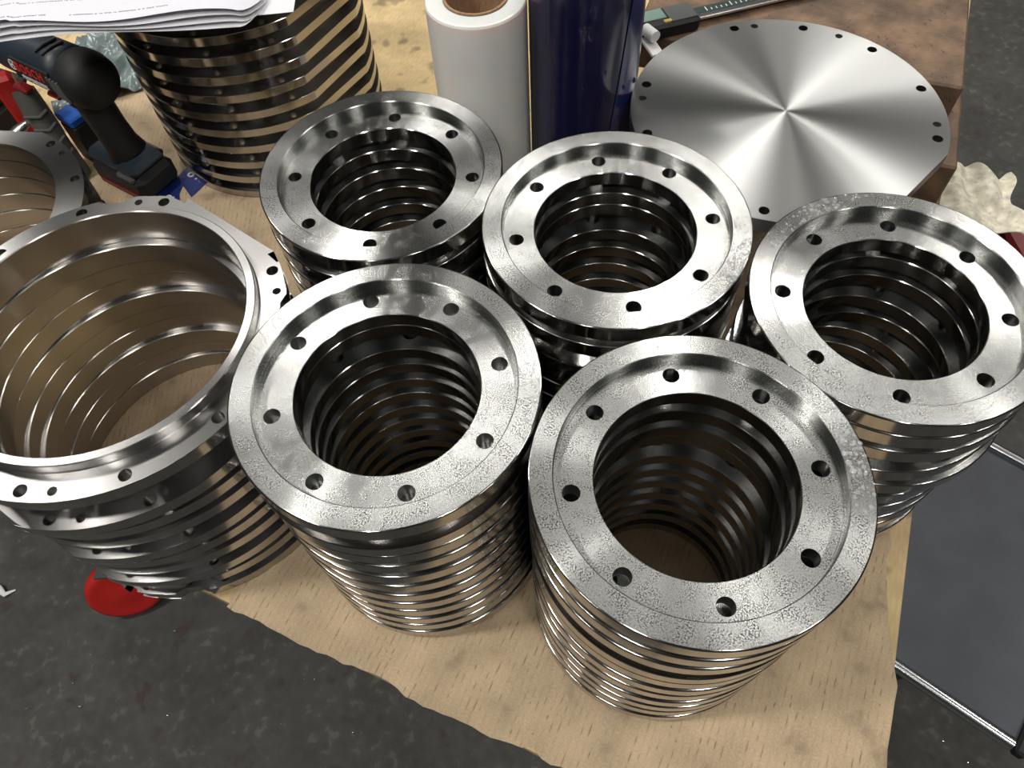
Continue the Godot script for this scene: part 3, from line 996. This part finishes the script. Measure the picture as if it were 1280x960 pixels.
func build_drill() -> void:
	var t := thing("cordless_drill", "dark blue and black cordless drill standing on its battery, under the papers", "drill", Vector3(-0.618, 0, -1.050))
	t.rotation.y = deg_to_rad(-36)
	var ay := 0.210
	# motor end
	var me := part("motor_cap", xlathe([Vector2(-0.012, 0.0405), Vector2(-0.004, 0.0438), Vector2(0.012, 0.0445), Vector2(0.030, 0.0405), Vector2(0.040, 0.033), Vector2(0.0455, 0.021), Vector2(0.047, 0.0)]), mats.tool_black, t)
	me.position = Vector3(0, ay, 0)
	var bd := part("body_shell", xlathe([Vector2(-0.185, 0.0), Vector2(-0.185, 0.034), Vector2(-0.165, 0.037), Vector2(-0.10, 0.0385), Vector2(-0.045, 0.0405), Vector2(-0.010, 0.0412), Vector2(-0.010, 0.0)]), mats.tool_blue, t)
	bd.position = Vector3(0, ay, 0)
	var ck := part("chuck", xlathe([Vector2(-0.255, 0.0), Vector2(-0.255, 0.012), Vector2(-0.240, 0.021), Vector2(-0.205, 0.024), Vector2(-0.184, 0.024), Vector2(-0.184, 0.0)]), mats.tool_black, t)
	ck.position = Vector3(0, ay, 0)
	# grip, swept from head to foot
	var g := MB.new()
	g.tube([Vector3(-0.022, ay - 0.02, 0), Vector3(-0.016, ay - 0.045, 0), Vector3(-0.010, 0.115, 0), Vector3(-0.004, 0.085, 0), Vector3(0.0, 0.066, 0)], [0.031, 0.0285, 0.0275, 0.0285, 0.034], 22, 0.8)
	part("grip", g.mesh(), mats.tool_black, t)
	var tr := MB.new()
	tr.tube([Vector3(-0.050, 0.150, 0), Vector3(-0.045, 0.135, 0), Vector3(-0.040, 0.118, 0)], [0.008, 0.0095, 0.007], 12)
	part("trigger", tr.mesh(), mats.tool_black, t)
	var ft := MB.new()
	ft.box(Vector3(-0.012, 0.058, 0), Vector3(0.122, 0.022, 0.074), 0.009)
	part("foot", ft.mesh(), mats.tool_blue, t)
	var bt := MB.new()
	bt.box(Vector3(-0.010, 0.025, 0), Vector3(0.128, 0.048, 0.080), 0.010)
	var bat := part("battery", bt.mesh(), mats.tool_black, t)
	var la := MB.new()
	la.box(Vector3(0.02, 0.046, 0.036), Vector3(0.04, 0.010, 0.010), 0.003)
	part("latch", la.mesh(), mats.tool_grey, bat)
	var rd := MB.new()
	rd.box(Vector3(-0.01, 0.012, 0.0408), Vector3(0.10, 0.010, 0.002), 0.0008)
	part("stripe", rd.mesh(), mats.dark_red, bat)
	# side plate with the maker's lettering
	var sp := MB.new()
	sp.box(Vector3(0, 0, 0), Vector3(0.092, 0.034, 0.004), 0.0015)
	var pl := part("name_plate", sp.mesh(), mats.tool_black, t)
	pl.position = Vector3(-0.066, ay + 0.006, 0.0392)
	pl.rotation.x = -0.12
	var tx := part("lettering", text_mesh("BOSCH", 0.021, 0.0008), mats.logo_red, pl)
	tx.position = Vector3(-0.004, 0.004, 0.0022)
	var t2 := part("lettering", text_mesh("PROFESSIONAL", 0.0085, 0.0006), mats.white, pl)
	t2.position = Vector3(0.002, -0.0105, 0.0022)
	var em := TorusMesh.new()
	em.inner_radius = 0.0068; em.outer_radius = 0.0085; em.rings = 32; em.ring_segments = 8
	var e := part("emblem", em, mats.white, pl)
	e.position = Vector3(-0.043, 0.004, 0.0022); e.rotation.x = PI / 2; e.scale = Vector3(1, 0.4, 1)
	var eb := MB.new()
	for s in [-1, 1]: eb.box(Vector3(-0.043 + s * 0.003, 0.004, 0.0024), Vector3(0.0016, 0.010, 0.0010), 0.0003)
	eb.box(Vector3(-0.043, 0.004, 0.0024), Vector3(0.0060, 0.0016, 0.0010), 0.0003)
	part("emblem", eb.mesh(), mats.white, pl)
	for k in 4:
		var v := MB.new()
		v.box(Vector3.ZERO, Vector3(0.0042, 0.034, 0.004), 0.001)
		var vm := part("vent_rib", v.mesh(), mats.tool_grey, t)
		vm.position = Vector3(-0.018 + k * 0.0085, ay + 0.002, 0.0412 + 0.0008 * k)
		vm.rotation = Vector3(-0.05, 0, 0.35)
	for k in 2:
		var v := MB.new()
		v.tube([Vector3(-0.03 - k * 0.016, ay + 0.0425, -0.014), Vector3(-0.034 - k * 0.016, ay + 0.0425, 0.006), Vector3(-0.042 - k * 0.016, ay + 0.036, 0.02)], [0.003, 0.003, 0.003], 8)
		part("top_groove", v.mesh(), mats.tool_black, t)
	# direction switch
	var sw := MB.new()
	sw.box(Vector3(-0.075, ay - 0.044, 0.022), Vector3(0.030, 0.009, 0.014), 0.003)
	part("direction_switch", sw.mesh(), mats.dark_red, t)

func build_tools() -> void:
	# dark tool case behind
	var cs := thing("tool_case", "black tool case at the left edge behind the rings", "case", Vector3(-0.98, 0, -1.20))
	cs.rotation.y = -0.5
	part("body", slab(Vector3(0, 0.045, 0), Vector3(0.26, 0.09, 0.20), 0.008), mats.tool_black, cs)
	part("lid", slab(Vector3(0, 0.1, 0), Vector3(0.262, 0.018, 0.202), 0.006), mats.tool_black, cs)
	# second handle
	var h := thing("hand_tool", "dark grey ribbed tool handle with a red button, beneath the drill", "tool", Vector3(-0.745, 0, -1.085))
	var m := MB.new()
	m.tube([Vector3(-0.022, 0.15, -0.035), Vector3(-0.016, 0.12, -0.022), Vector3(-0.006, 0.085, -0.008), Vector3(0.0, 0.045, 0.004), Vector3(0.002, 0.004, 0.01)], [0.018, 0.021, 0.020, 0.021, 0.023], 18)
	part("handle", m.mesh(), mats.khaki, h)
	for k in 4:
		var r := MB.new()
		r.tube([Vector3(-0.024 + k * 0.006, 0.125 - k * 0.022, 0.004 + k * 0.006), Vector3(-0.002 + k * 0.006, 0.120 - k * 0.022, 0.0 + k * 0.006), Vector3(0.008 + k * 0.004, 0.123 - k * 0.022, -0.014 + k * 0.006)], [0.003, 0.0035, 0.003], 8)
		part("rib", r.mesh(), mats.tool_grey, h)
	part("button", slab_at(Vector3(-0.014, 0.158, -0.028), Vector3(0.034, 0.010, 0.018), 0.003, Basis(Vector3.UP, -0.6)), mats.dark_red, h)
	# blue wedge
	var w := MB.new()
	w.box(Vector3(0, 0.040, 0), Vector3(0.045, 0.080, 0.030), 0.003)
	var wd := thing("bit_box", "small black box with a bright blue lid beneath the drill body", "box")
	part("body", w.mesh(), mats.tool_black, wd)
	part("lid", slab(Vector3(0, 0.088, 0), Vector3(0.046, 0.016, 0.031), 0.003), mats.blue, wd)
	wd.position = Vector3(-0.722, 0, -1.125); wd.rotation = Vector3(0.0, -0.7, 0)
	# red piece at the left edge
	var rp := MB.new()
	rp.box(Vector3(0, 0.085, 0), Vector3(0.036, 0.17, 0.028), 0.006)
	var ro := single("red_tool_handle", rp.mesh(), mats.red, "red plastic handle at the very left edge beside the drill", "handle")
	ro.position = Vector3(-0.800, 0, -1.135); ro.rotation = Vector3(0, 0.4, 0)
	# pliers with red grips
	var pz := thing("pliers", "red-handled pliers lying at the left edge behind the flat ring", "pliers", Vector3(-0.815, 0.105, -1.03))
	for s in [-1, 1]:
		var p := MB.new()
		p.tube([Vector3(s * 0.006, 0.0, -0.04), Vector3(s * 0.016, 0.002, -0.005), Vector3(s * 0.020, 0.0, 0.04), Vector3(s * 0.014, -0.004, 0.075)], [0.006, 0.0075, 0.0085, 0.006], 12)
		part("grip", p.mesh(), mats.red if s > 0 else mats.dark_red, pz)
	var j := MB.new()
	j.tube([Vector3(0, 0, -0.035), Vector3(0, 0, -0.055), Vector3(0, 0, -0.095)], [0.010, 0.012, 0.004], 12, 0.6)
	part("jaw", j.mesh(), mats.chrome, pz)
	pz.rotation.y = -0.5
	# grey plastic wrap behind the drill
	var rows := []
	var nz := noise(61, 9.0, 3)
	for i in 18:
		var row := []
		for k in 22:
			var u := k / 21.0
			var v := i / 17.0
			row.append(Vector3(lerpf(-0.83, -0.665, u), 0.004 + 0.045 * absf(nz.get_noise_2d(u * 0.5, v * 0.5)) + 0.05 * sin(PI * u) * sin(PI * v), lerpf(-1.31, -1.55, v) - 0.06 * u + 0.06))
		rows.append(row)
	var g := MB.new()
	g.sheet(rows, Vector3(0, -0.002, 0))
	single("plastic_wrap", g.mesh(), mats.wrap_grey, "crumpled grey-green plastic wrap between the drill and the tall stack", "plastic wrap")
	# blue tape on the cardboard
	var tape := thing("printed_tape", "torn blue printed tape stuck to the cardboard below the tall stack", "tape", Vector3(-0.55, 0.0006, -1.03))
	var tm := MB.new()
	for poly in [[Vector2(-0.564, -1.050), Vector2(-0.540, -1.095), Vector2(-0.498, -1.060), Vector2(-0.511, -1.027), Vector2(-0.529, -0.999), Vector2(-0.549, -1.030)], [Vector2(-0.564, -1.050), Vector2(-0.549, -1.030), Vector2(-0.552, -1.010), Vector2(-0.548, -0.993), Vector2(-0.60, -0.985), Vector2(-0.588, -1.030)]]:
		var ps := []
		for q in poly: ps.append(Vector3(q.x + 0.55, 0.0004, q.y + 1.03))
		if (ps[1] - ps[0]).cross(ps[2] - ps[0]).y < 0: ps.reverse()
		tm.face(ps)
		var bo := []
		for q in ps: bo.append(q + Vector3(0, -0.0004, 0))
		for i in ps.size():
			var k2 := (i + 1) % ps.size()
			tm.face([bo[i], bo[k2], ps[k2], ps[i]])
	part("film", tm.mesh(), mats.tape, tape)
	var l := part("lettering", text_mesh("UTI", 0.024, 0.0003), mats.white, tape)
	l.transform = Transform3D(Basis(Vector3.UP, -0.55) * Basis(Vector3.RIGHT, -PI / 2), Vector3(0.022, 0.0007, -0.022))
	var l2 := part("lettering", text_mesh("O", 0.022, 0.0003), mats.white, tape)
	l2.transform = Transform3D(Basis(Vector3.UP, -0.3) * Basis(Vector3.RIGHT, -PI / 2), Vector3(-0.020, 0.0007, 0.030))

func build_papers() -> void:
	# printed marks: rows of tiny grey words, one texture over the sheet
	var W := 1024
	var im := Image.create(W, W, false, Image.FORMAT_RGB8)
	im.fill(Color(0.985, 0.985, 1.0))
	rng.seed = 9
	for ln in [[40, 70, 250, 5], [330, 65, 640, 5], [60, 150, 800, 4], [60, 185, 760, 4], [60, 220, 820, 4], [60, 255, 700, 4], [60, 420, 820, 4], [60, 455, 640, 4]]:
		var x: int = ln[0]
		while x < ln[2]:
			var wl := rng.randi_range(3, 7)
			im.fill_rect(Rect2i(x, W - ln[1] - rng.randi_range(0, 1), wl, ln[3]), Color(0.42, 0.42, 0.46))
			x += wl + (2 if rng.randf() < 0.75 else 7)
	var pm: StandardMaterial3D = mats.paper.duplicate()
	pm.albedo_texture = ImageTexture.create_from_image(im)
	var sets := [
		[0.353, [-0.62, -0.2435], -0.9385, 0.0005, "bottom sheet of the white paper pile, its corner reaching furthest right"],
		[0.3555, [-0.632, -0.283], -0.926, 0.003, "lowest curled sheet at the front of the white paper pile"],
		[0.3585, [-0.640, -0.281], -0.9285, 0.005, "second lowest white sheet, its wavy edge between two others"],
		[0.362, [-0.636, -0.281], -0.931, 0.008, "second white sheet from the top of the paper pile"],
		[0.367, [-0.645, -0.281], -0.934, 0.010, "printed top sheet of the white paper pile over the drill and tall stack"]]
	for k in sets.size():
		var q = sets[k]
		var rows := []
		for i in 22:
			var v := i / 21.0
			var row := []
			for j in 61:
				var u := j / 60.0
				var x: float = lerpf(q[1][0], q[1][1], u)
				var z: float = q[2] - v * 0.297
				z += 0.022 * u * (1.0 if k else 0.0) + 0.003 * sin(u * 9.0 + k) * (1.0 - v)
				var y: float = q[0] + q[3] * (0.35 * sin(u * 8.5 + 0.6) - 0.25 * sin(u * 4.0 + 2.0) + 0.5) * exp(-v * 3.0)
				if k > 0:
					y -= 0.012 * pow(clampf((u - 0.90) / 0.10, 0.0, 1.0), 2.0) * (1.0 if k > 1 else 0.2)
					z -= 0.05 * pow(clampf((u - 0.93) / 0.07, 0.0, 1.0), 2.0) * (1.0 - v)
				if u < 0.3: y -= 0.006 * pow((0.3 - u) / 0.3, 2.0) * (1.0 if k < 3 else 0.7)
				row.append(Vector3(x, maxf(y, 0.3505 + 0.0006 * k) if u > 0.12 else y + 0.0006 * k, z))
			rows.append(row)
		var m := MB.new()
		m.sheet(rows, Vector3(0, -0.0003, 0))
		# uv over the sheet
		for i in m.v.size():
			m.t[i] = Vector2((m.v[i].x + 0.66) / 0.42, 1.0 - (q[2] + 0.02 - m.v[i].z) / 0.42)
		single("paper_sheet", m.mesh(), pm if k == 4 else mats.paper, q[4], "paper", "sheets in the paper pile")

func build_caliper() -> void:
	var t := thing("digital_caliper", "steel digital caliper with dark slider lying on the brown board", "caliper", Vector3(0.30, 0.2302, -1.035))
	t.rotation.y = 0.235
	var y := 0.010
	part("beam", slab(Vector3(0.10, y, 0), Vector3(0.42, 0.005, 0.026), 0.001), mats.chrome, t)
	part("scale_strip", slab(Vector3(0.115, y + 0.0027, -0.003), Vector3(0.37, 0.001, 0.013), 0.0003), mats.scale_dark, t)
	for k in 34:
		part("tick", slab(Vector3(0.035 + k * 0.008, y + 0.0033, -0.003 + (0.002 if k % 5 else 0.0)), Vector3(0.0014, 0.0006, 0.005 if k % 5 else 0.010), 0.0001), mats.white, t)
	var b := MB.new()
	b.box(Vector3(-0.035, y + 0.001, 0.004), Vector3(0.096, 0.022, 0.046), 0.004)
	var sl := part("slider", b.mesh(), mats.tool_black, t)
	var f := part("front_panel", slab(Vector3(-0.012, y + 0.0128, 0.004), Vector3(0.042, 0.002, 0.036), 0.0008), mats.tool_grey, sl)
	f.position = Vector3.ZERO
	part("display", slab(Vector3(-0.058, y + 0.0128, -0.002), Vector3(0.046, 0.002, 0.024), 0.0006), mats.display, sl)
	part("button", slab(Vector3(-0.037, y + 0.0128, 0.018), Vector3(0.012, 0.003, 0.006), 0.0008), mats.amber, sl)
	var j := MB.new()
	j.box(Vector3(-0.073, y - 0.001, 0.043), Vector3(0.018, 0.005, 0.056), 0.001)
	part("jaw", j.mesh(), mats.white, t)
	var s := MB.new()
	s.tube([Vector3(0, 0, -0.012), Vector3(0, 0, 0.012)], [0.0085, 0.0085], 16)
	var p := single("paper_scrap", s.mesh(), mats.white, "small rolled white scrap beside the caliper jaw, left of the solid disc", "scrap")
	p.position = Vector3(0.238, 0.2535, -0.982); p.rotation.y = 0.5

func build_right_things() -> void:
	# rag over the right edge of the table
	var rows := []
	var nz := noise(71, 5.0, 3)
	for i in 26:
		var v := i / 25.0
		var row := []
		for k in 31:
			var u := k / 30.0
			var a := Vector2(0.752, -0.925).lerp(Vector2(0.838, -0.885), u)
			var b := Vector2(0.690, -0.800).lerp(Vector2(0.850, -0.750), u)
			var q := a.lerp(b, v)
			q += Vector2(0.014 * sin(v * 9.0 + 1.0) * u, 0.010 * sin(u * 11.0) * (1.0 - v))
			var y := 0.010 + 0.008 * sin(u * 13.0 - v * 2.5 + nz.get_noise_2d(u * 0.2, v * 0.2) * 2.0) + 0.008 * nz.get_noise_2d(u * 0.12, v * 0.12)
			var edge := TC.x + 0.463 * (TC.z - q.y) + 0.01
			if q.x > edge: y -= (q.x - edge) * 0.12
			row.append(Vector3(q.x, maxf(y + 0.006, 0.001) if q.x < edge else y + 0.006, q.y))
		rows.append(row)
	var m := MB.new()
	m.sheet(rows, Vector3(0, -0.0018, 0))
	for i in m.v.size(): m.t[i] = Vector2(m.v[i].x, m.v[i].z)
	single("rag", m.mesh(), mats.cloth, "creased off-white rag over the table edge behind the right-hand stack", "rag")
	# red box on a slim stand beyond the table
	var st := thing("box_stand", "slim dark steel stand under the red box at the right edge", "stand", Vector3(1.00, -0.75, -0.80))
	part("base", slab(Vector3(0, 0.01, 0), Vector3(0.26, 0.02, 0.20), 0.004), mats.frame, st)
	part("post", slab(Vector3(0, 0.29, 0), Vector3(0.05, 0.54, 0.05), 0.004), mats.frame, st)
	part("top_plate", slab(Vector3(0, 0.565, 0), Vector3(0.28, 0.01, 0.10), 0.002), mats.frame, st)
	var c := thing("tool_box", "red metal tool box at the right edge in front of the rag", "tool box", Vector3(0.995, -0.18, -0.795))
	part("body", slab(Vector3(0, 0.05, 0), Vector3(0.30, 0.10, 0.10), 0.006), mats.red, c)
	part("lid", slab(Vector3(0, 0.115, 0), Vector3(0.31, 0.03, 0.108), 0.006), mats.dark_red, c)
	part("latch", slab(Vector3(0, 0.095, 0.056), Vector3(0.03, 0.03, 0.006), 0.002), mats.chrome, c)

func blob(m: MB, c: Vector3, r: float, h: float) -> void:
	var rings := []
	for i in 4:
		var e := PI / 2 * i / 3.0
		var row := []
		for k in 11:
			var a := TAU * k / 10
			var d := Vector3(cos(a) * cos(e), sin(e), sin(a) * cos(e))
			row.append(m.vert(c + Vector3(d.x * r, d.y * h, d.z * r), Vector3(d.x / r, d.y / h, d.z / r).normalized()))
		rings.append(row)
	for i in 3:
		for k in 10: m.quad(rings[i][k], rings[i][k + 1], rings[i + 1][k + 1], rings[i + 1][k])

func droplets(c: Vector3, a0: float, a1: float, count: int, seed_: int, label: String) -> void:
	rng.seed = seed_
	var m := MB.new()
	for i in count:
		var a := lerpf(a0, a1, (rng.randf() + rng.randf()) * 0.5)
		var r := rng.randf_range(0.121, 0.1385)
		var s := 0.0005 + 0.0017 * pow(rng.randf(), 3.0)
		blob(m, Vector3(c.x + r * cos(a), c.y + 0.00002, c.z + r * sin(a)), s, s * 0.45)
	var o := single("coolant_droplets", m.mesh(), mats.water, label, "droplets")
	o.set_meta("kind", "stuff")

func build_small() -> void:
	droplets(Vector3(0.1461, 0.3438, -0.2508), -0.75, 0.45, 420, 1, "milky coolant droplets along the right rim of the front right flange")
	droplets(Vector3(0.1210, 0.3323, -0.5483), 0.0, 0.95, 260, 2, "milky coolant droplets on the right rim of the middle flange")
	droplets(Vector3(0.3735, 0.3322, -0.4215), -2.6, -1.2, 220, 3, "milky coolant droplets on the back rim of the right-hand flange")
	droplets(Vector3(-0.1132, 0.3473, -0.3620), -0.15, 0.6, 90, 4, "milky coolant droplets on the right rim of the front left flange")
	# chips on the floor
	rng.seed = 31
	var chips := MB.new()
	for i in 260:
		var p := Vector3(rng.randf_range(-1.4, 1.2), -0.749, rng.randf_range(-0.9, 0.35))
		var s := 0.0012 + 0.004 * pow(rng.randf(), 3.0)
		chips.box(p, Vector3(s * rng.randf_range(1, 3), s * 0.6, s), s * 0.2, Basis(Vector3.UP, rng.randf_range(0, TAU)))
	var co := single("floor_swarf", chips.mesh(), mats.chrome, "tiny pale metal chips scattered over the dark floor", "swarf")
	co.set_meta("kind", "stuff")
	var sc := MB.new()
	sc.tube([Vector3(-1.225, -0.742, -0.60), Vector3(-1.205, -0.738, -0.588), Vector3(-1.19, -0.743, -0.575), Vector3(-1.17, -0.746, -0.585)], [0.006, 0.009, 0.006, 0.002], 10, 0.5)
	single("paper_scrap", sc.mesh(), mats.white, "pale crumpled scrap on the dark floor at the left edge", "scrap")
